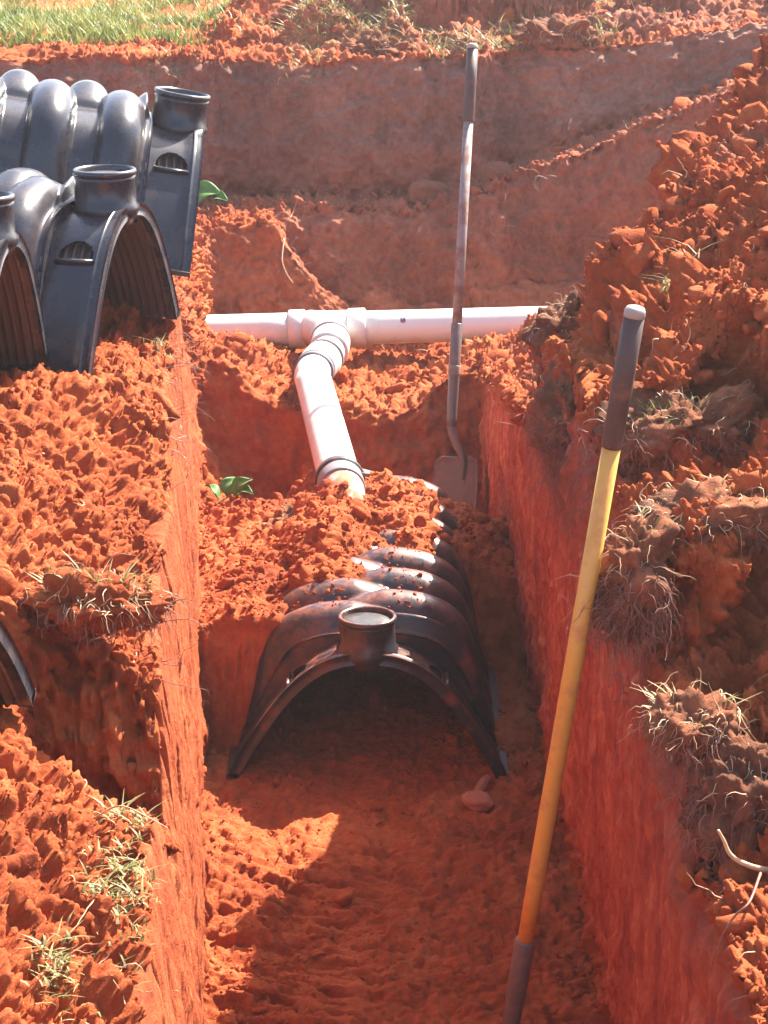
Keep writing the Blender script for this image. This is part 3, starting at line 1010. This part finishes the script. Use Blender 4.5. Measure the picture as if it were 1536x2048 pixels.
M_CAP_SKYLIT = dusty('skylit_plastic_cap', (0.10, 0.10, 0.11), 0.25, dust=0.3, dust_col=(0.35, 0.25, 0.2), scale=20)  # cap colour lightened to imitate sky light on the disc
GP = 'black leaching chambers waiting on the left bank'
ch0 = make_chamber('muddy black leaching chamber set on the trench floor, half buried under red soil',
                   {'body': M_HDPE_DIRTY, 'louvre': M_LOUVRE, 'cap': M_BLACK}, 'black leaching chambers')  # black cap imitates the shade inside the open post
place(ch0, (CH_X, CH_Y, 0.0), (0.0, 1.0))
chB = make_chamber('black chamber in the middle of the left bank row, its post and slot fully visible',
                   {'body': M_HDPE, 'louvre': M_LOUVRE, 'cap': M_CAP_SKYLIT}, 'black leaching chambers')
place(chB, (-0.497, 4.325, 0.950), (-0.976, 0.20))
chA = dup(chB, 'black chamber farthest back on the left bank, its tilted round post against the far wall')
place(chA, (-0.455, 4.95, 1.025), (-0.99, -0.12), pitch=0.17)
chC = dup(chB, 'black chamber cropped by the left edge, leaning against the front of the row')
place(chC, (-0.645, 3.785, 0.985), (-0.998, 0.04), roll=0.03)
chD = dup(chB, 'black chamber of which only a dark lower corner shows, at the lower left edge')
place(chD, (-0.500, 2.50, 0.76), (-0.996, 0.09), roll=-0.22)

# ------------------------------------------------------------------ backfill on and beside the chamber
bx = np.linspace(-0.50, 0.37, 190)
by = np.linspace(4.50, 5.85, 300)
BX, BY = np.meshgrid(bx, by, indexing='ij')
lf = lambda f, s: fbm(np.stack([BX * f, BY * f, BX * 0], -1), 3, s)
left = (0.30 * sm(-0.17, -0.225, BX) - 0.04 * sm(-0.30, -0.45, BX)) * sm(4.50, 4.60, BY + 0.25 * np.clip(BX + 0.36, 0, 1)) * (1 - sm(5.45, 5.75, BY)) + 0.03 * lf(7, 301)
ch = crown_h(BX)
offs = np.interp(BY, [4.5, 4.68, 4.90, 5.03, 5.18, 5.45, 5.65, 5.8], [-0.08, -0.05, -0.02, 0.025, 0.062, 0.060, 0.0, -0.2])
offs = offs + 0.02 * np.exp(-((BX + 0.11) / 0.07) ** 2 - ((BY - 5.24) / 0.09) ** 2) + 0.105 * sm(0.02, -0.14, BX) * (1 - 0.75 * sm(4.98, 5.20, BY)) * sm(4.52, 4.80, BY) - 0.10 * sm(0.09, 0.20, BX) * (1 - 0.55 * sm(5.0, 5.2, BY)) + 0.045 * lf(9, 302)
top = np.where(np.abs(BX - CH_X) < W2, ch + offs, -0.05)
right = (0.29 - 0.35 * np.clip(BX - 0.10, 0, 1) + 0.03 * lf(8, 303)) * sm(0.05, 0.10, BX) * sm(4.98, 5.14, BY + 0.05 * lf(6, 304)) * (1 - sm(5.5, 5.8, BY))
MZ = np.maximum(np.maximum(left, right), top)
MZ = MZ - 0.4 * (1 - sm(4.50, 4.56, BY)) - 0.3 * sm(5.78, 5.85, BY) - 0.3 * sm(0.34, 0.37, BX)
MG = np.stack([BX, BY, MZ], -1)
MN = grid_normals(MG)
md_ = 0.020 * fbm(MG * 16, 4, 311) + 0.010 * (0.5 - worley(MG * 30, 312)) + 0.012 * fbm(MG * 60, 2, 313)
MG = MG + MN * md_[..., None]
GF = grid_faces(190, 300)
fc = MG.reshape(-1, 3)[GF].mean(1)
inner_ = (np.abs(fc[:, 0] - CH_X) < W2 - 0.012) & (fc[:, 2] < crown_h(fc[:, 0]) - 0.055) & (fc[:, 1] < 5.45)
mound = mesh_from('soil_mound', MG.reshape(-1, 3), GF[~inner_], M_CRUMB)      # no soil inside the hollow chamber
tag(mound, 'heap of loose red soil shovelled over the back of the trench chamber', 'soil heap', kind='stuff')
mp = MG.reshape(-1, 3); mn = MN.reshape(-1, 3)
ok = np.where((mp[:, 2] > crown_h(mp[:, 0]) - 0.02 * (np.abs(mp[:, 0] - CH_X) < W2)) & (mp[:, 2] > 0.08) & (mp[:, 1] < 5.7))[0]
ii = RNG.choice(ok, 5000)
sz = (0.0024 * (1 - RNG.uniform(0, 1, len(ii))) ** (-1 / 2.2)).clip(0.002, 0.022)
V1, F1 = crumbs(mp[ii] + mn[ii] * (sz * 0.3)[:, None], sz)
# crumbs that rolled onto the ribs and into the valleys between them
def rib_top(x, y):
    k = lambda ph: np.sqrt(np.clip(1 - (np.minimum((y - CH_Y - T0 - 0.062 - ph) % RIB_P, RIB_P - (y - CH_Y - T0 - 0.062 - ph) % RIB_P) / 0.049) ** 2, 0, 1))
    sx_ = (x - CH_X)
    return crown_h(x) + 0.046 * np.where(sx_ < 0, k(0.0), k(RIB_P / 2)) * (np.abs(sx_) > 0.03) + 0.001
n_ = 900
rx = RNG.uniform(-0.20, 0.13, n_); ry = RNG.uniform(4.55, 5.1, n_)
rs = np.exp(RNG.normal(math.log(0.0026), 0.45, n_))
rz_ = HH + 0.010 + 0.0 * rx
V2, F2 = crumbs(np.stack([rx, ry, rib_top(rx, ry) + rs * 0.3], 1), rs)
V1 = np.concatenate([V1, V2]); F1 = np.concatenate([F1, F2 + len(V1) - len(V2)])
tag(mesh_from('mound_crumbs', V1, F1, M_CRUMB, smooth=False), 'crumbs of red soil lying on the mound and the chamber ribs', 'soil', kind='stuff')


def at_mound(x, y):
    i = int(np.argmin(np.abs(bx - x))); j = int(np.argmin(np.abs(by - y)))
    return float(MG[i, j, 2])


mz = at_mound(-0.385, 5.42)
sg_ = empty('leaf_sprig', (-0.40, 5.47, mz))
tag(sg_, 'sprig of bright green pointed leaves at the left trench wall, behind the mound', 'leaf sprig')
V, F = tube(spline([(-0.03, 0, -0.01), (0.0, 0, 0.012), (0.035, 0.005, 0.022)], 8), 0.0018, 6)
mesh_from('stem', V, F, M_LEAF, sg_)
for (lx, ly, lz_, ls, lr, tx) in ((-0.02, 0, 0.008, 0.055, 2.5, -0.5), (0.0, 0.004, 0.014, 0.060, 1.2, -0.7), (0.02, 0, 0.020, 0.060, 0.5, -0.6), (0.03, -0.004, 0.020, 0.050, -0.5, -0.2)):
    lf_ = leaf('', (0, 0, 0), ls, lr, 0.6, M_LEAF)
    for k_ in ('label', 'category', 'group'):
        if k_ in lf_: del lf_[k_]
    lf_.parent = sg_
    lf_.location = (lx, ly, lz_)
    lf_.rotation_euler = (0.3, tx, lr)
tuft('dry green tuft on the mound beside the left ribs of the muddy chamber', -0.215, 4.93, at_mound(-0.215, 4.93), 34, 0.001, M_FRESH, (0.03, 0.08))

# ------------------------------------------------------------------ drain pipe with its tee
R_ = 0.0535
dp = empty('drain_pipe', (-0.18, 7.05, 0.30))
tag(dp, 'white plastic drain pipe with a tee and a branch running down to the mound', 'pipe')
O = np.array([-0.18, 7.05, 0.30])


def pipe_part(name, path, r, mat, parent=dp, sides=40):
    V, F = tube(np.asarray(path, float) - O, r, sides)
    o = mesh_from(name, V, F, mat, parent)
    return o


def zx(x): return 0.388 + 0.026 * (x + 0.18)
pipe_part('main_pipe', [(x, 7.05, zx(x)) for x in np.linspace(-1.15, -0.262, 10)], R_, M_PVC)
pipe_part('main_pipe', [(x, 7.05, zx(x)) for x in np.linspace(-0.102, 0.95, 12)], R_, M_PVC)
pipe_part('tee_body', [(x, 7.05, zx(x)) for x in np.linspace(-0.255, -0.108, 6)], R_ + 0.004, M_PVC)
def hub(x0, x1):
    xs = np.array([x0, x0 + 0.003, x1 - 0.003, x1])
    return pipe_part('tee_hub', [(x, 7.05, zx(x)) for x in xs], [R_ + 0.004, R_ + 0.0095, R_ + 0.0095, R_ + 0.004], M_PVC)
hub(-0.305, -0.250); hub(-0.116, -0.058)
bp_ = spline([(-0.235, 7.05, 0.392), (-0.200, 6.985, 0.398), (-0.172, 6.90, 0.402), (-0.165, 6.80, 0.395), (-0.175, 6.70, 0.383), (-0.200, 6.60, 0.372), (-0.213, 6.50, 0.367), (-0.206, 6.42, 0.366)], 49)
pipe_part('branch_bend', bp_[:20], R_ + 0.002, M_PVC)
pipe_part('elbow', bp_[18:], R_ - 0.0005, M_PVC)
def band(name, path, i0, i1, r, mat):
    return pipe_part(name, path[i0:i1], r, mat)
band('bend_collar', bp_, 20, 27, R_ + 0.007, M_PVC)
band('bend_collar', bp_, 31, 38, R_ + 0.006, M_PVC)
band('seal_ring', bp_, 18, 20, R_ + 0.0078, M_RUBBER)
band('seal_ring', bp_, 29, 31, R_ + 0.0050, M_RUBBER)
band('seal_ring', bp_, 38, 40, R_ + 0.0055, M_RUBBER)
d0, d1 = np.array([-0.206, 6.42, 0.366]), np.array([-0.108, 5.38, 0.360])
lp = lambda k: d0 + (d1 - d0) * k
pipe_part('down_pipe', [lp(k) for k in np.linspace(-0.01, 0.985, 12)], R_, M_PVC)
ang_ = np.linspace(-2.30, -2.02, 9); xs_ = np.linspace(0.052, 0.068, 6)
Vs_ = [(x - O[0], math.sin(a) * (R_ + 0.0008), zx(x) - O[2] - math.cos(a) * (R_ + 0.0008)) for x, k in zip(xs_, range(6)) for a in (ang_ * (1 + 0.03 * math.sin(k * 2.1)))]
mesh_from('primer_stain', Vs_, grid_faces(6, 9), dusty('purple_primer', (0.16, 0.05, 0.14), 0.5, dust=0.3), dp)
cp = pipe_part('coupling', [lp(k) for k in (0.945, 0.949, 1.05, 1.055)], [R_ + 0.002, R_ + 0.005, R_ + 0.005, R_ + 0.002], M_RUBBER)
pipe_part('strap', [lp(k) for k in (0.968, 0.992)], R_ + 0.0095, M_BLACK, cp)
V, F = tube([(-0.06, 5.372, 0.385), (-0.035, 5.372, 0.385)], 0.006, 6)
mesh_from('strap_screw', V - O, F, M_STEEL, cp)
ep = spline([lp(1.04), (-0.100, 5.305, 0.345), (-0.095, 5.275, 0.31), (-0.09, 5.26, 0.22)], 16)
pipe_part('end_elbow', ep, R_ + 0.001, M_PVCD)


# ------------------------------------------------------------------ shovels
def blade_mesh(length=0.285, wmax=0.105):
    n, mm = 26, 19
    V = []
    for i in range(n):
        t = i / (n - 1)
        wd = np.interp(t, [0, 0.03, 0.10, 0.45, 0.68, 0.84, 0.94, 1.0], [0.55, 0.86, 0.93, 1.0, 0.95, 0.72, 0.40, 0.05]) * wmax
        for j in range(mm):
            s = j / (mm - 1) * 2 - 1
            V.append((s * wd, 0.030 * s * s * (1 - 0.5 * t) - 0.012 * math.exp(-(s * 4) ** 2) * (1 - t) + 0.045 * t * t, -t * length))
    return np.array(V), grid_faces(n, mm)


def shovel(label, P_bot, P_top, parts, group, twist=0.0, kick=0.0, turn=0.0):
    """parts along the shaft measured in metres from P_bot (where the blade begins)."""
    P_bot, P_top = Vector(P_bot), Vector(P_top)
    ax = (P_top - P_bot).normalized()
    r = empty('shovel')
    tag(r, label, 'shovel', group)
    q = ax.to_track_quat('Z', 'Y').to_matrix().to_4x4()
    r.matrix_world = Matrix.Translation(P_bot) @ q @ Matrix.Rotation(twist, 4, 'Z')
    for name, prof, mat in parts:
        path = [(0, 0, z) for _, z in prof]
        V, F = tube(path, [p for p, _ in prof], 24)
        mesh_from(name, V, F, mat, r)
    V, F = blade_mesh()
    V = V @ np.array(Matrix.Rotation(turn, 3, 'Z')).T + np.array([kick, 0, -0.085])
    bl_ = mesh_from('blade', V, F, M_STEEL, r)
    sd = bl_.modifiers.new('thick', 'SOLIDIFY'); sd.thickness = 0.003; sd.offset = 0
    path = spline([(0, 0, 0.03), (0, 0, 0.0), (kick * 0.35, 0, -0.045), (kick * 0.9, 0, -0.085), (kick, 0, -0.15)], 12)
    V, F = tube(path, np.interp(np.linspace(0, 1, len(path)), [0, 0.3, 0.7, 1], [0.0125, 0.0125, 0.0115, 0.003]), 14)
    mesh_from('neck', V, F, M_STEEL, r)
    return r


L1 = 1.115
shovel('yellow shafted shovel with a black grip leaning against the right trench wall', (0.186, 3.015, 0.165), (0.3318, 2.92, 1.315),
       [('socket', [(0.0115, 0.0), (0.0125, 0.02), (0.0150, 0.10), (0.0158, 0.185), (0.0150, 0.188)], M_STEEL),
        ('handle', [(0.0120, 0.186), (0.0126, 0.30), (0.0130, 0.60), (0.0128, 0.972)], M_YELLOW),
        ('grip', [(0.0136, 0.970), (0.0144, 0.973), (0.0145, 1.06), (0.0142, 1.155)], M_GRIP),
        ('end_cap', [(0.0143, 1.155), (0.0146, 1.157), (0.0144, 1.163), (0.0120, 1.168), (0.006, 1.170)], M_CAP)],
       'shovels', twist=0.0, kick=0.01, turn=0.6)

shovel('grey shafted shovel standing upright in the far right corner of the trench', (0.190, 6.16, 0.300), (0.252, 6.50, 1.330),
       [('socket', [(0.0135, 0.0), (0.0145, 0.02), (0.0160, 0.13), (0.0162, 0.29), (0.0150, 0.292)], M_STEEL),
        ('ferrule', [(0.0170, 0.145), (0.0172, 0.148), (0.0172, 0.170), (0.0168, 0.172)], M_GREY),
        ('handle', [(0.0138, 0.290), (0.0142, 0.5), (0.0142, 0.868)], M_GREY),
        ('grip', [(0.0160, 0.866), (0.0168, 0.870), (0.0165, 0.98), (0.0162, 1.075)], M_GRIP),
        ('end_cap', [(0.0165, 1.075), (0.0168, 1.078), (0.0160, 1.086), (0.0110, 1.090)], M_CAP)],
       'shovels', twist=0.0, kick=-0.042, turn=-0.75)


# ------------------------------------------------------------------ single stones and clods
def stone(name, label, cat, loc, size, seed, mat, rz=0.0, rough=0.25):
    V, F = ico(4)
    p = np.sign(V) * np.abs(V) ** 0.75
    d = 1 + rough * fbm(V * 1.2 + seed, 3, seed) + 0.05 * fbm(V * 6 + seed, 2, seed + 1)
    p = p * d[:, None] * np.array(size)
    o = mesh_from(name, p, F, mat)
    o.location = loc
    o.rotation_euler = (0.05, 0.1, rz)
    return tag(o, label, cat)


stone('clay_lump', 'flat reddish lump of clay on the trench floor in front of the chamber', 'clay lump', (0.191, 4.22, ground_z(0.191, 4.22) + 0.008), (0.030, 0.034, 0.012), 401, M_STONE, 0.3)
stone('clay_lump', 'narrow reddish sliver of clay lying just behind the flat lump on the trench floor', 'clay lump', (0.205, 4.32, ground_z(0.205, 4.32) + 0.005), (0.010, 0.045, 0.008), 402, M_STONE, -0.3)
stone('rock', 'rounded brown rock on the ledge right of the distant grey shovel', 'rock', (0.385, 7.66, ground_z(0.385, 7.66) + 0.002), (0.06, 0.05, 0.042), 403, M_BROWN, 0.2)
stone('rock', 'rounded brown rock on the ledge left of the distant grey shovel', 'rock', (0.15, 7.70, ground_z(0.15, 7.70) + 0.0), (0.075, 0.05, 0.045), 404, M_BROWN, 0.0)
stone('clay_lump', 'large pale clay clod near the top of the right spoil heap', 'clay lump', (0.62, 4.55, ground_z(0.62, 4.55) + 0.015), (0.055, 0.05, 0.030), 405, M_CRUMB, 0.4, 0.35)

# ------------------------------------------------------------------ added volume imitating the camera's veiling glare
hz = bpy.data.materials.new('glare_veil'); hz.use_nodes = True
hn = hz.node_tree
hn.nodes.clear()
ho = hn.nodes.new('ShaderNodeOutputMaterial')
hv = hn.nodes.new('ShaderNodeVolumePrincipled')
hv.inputs['Color'].default_value = (1.0, 0.86, 0.84, 1)
hv.inputs['Density'].default_value = 0.0035
hv.inputs['Anisotropy'].default_value = 0.55
hn.links.new(hv.outputs[0], ho.inputs['Volume'])
x0, x1, y0, y1, z0, z1 = -310, 310, -40, 410, -3.0, 9.0
hV = [(x0, y0, z0), (x1, y0, z0), (x1, y1, z0), (x0, y1, z0), (x0, y0, z1), (x1, y0, z1), (x1, y1, z1), (x0, y1, z1)]
hb = mesh_from('glare_haze', hV, [(0, 3, 2, 1), (4, 5, 6, 7), (0, 1, 5, 4), (1, 2, 6, 5), (2, 3, 7, 6), (3, 0, 4, 7)], hz, smooth=False)
tag(hb, 'thin veil added over the trench to imitate camera glare', 'glare_haze', kind='stuff')
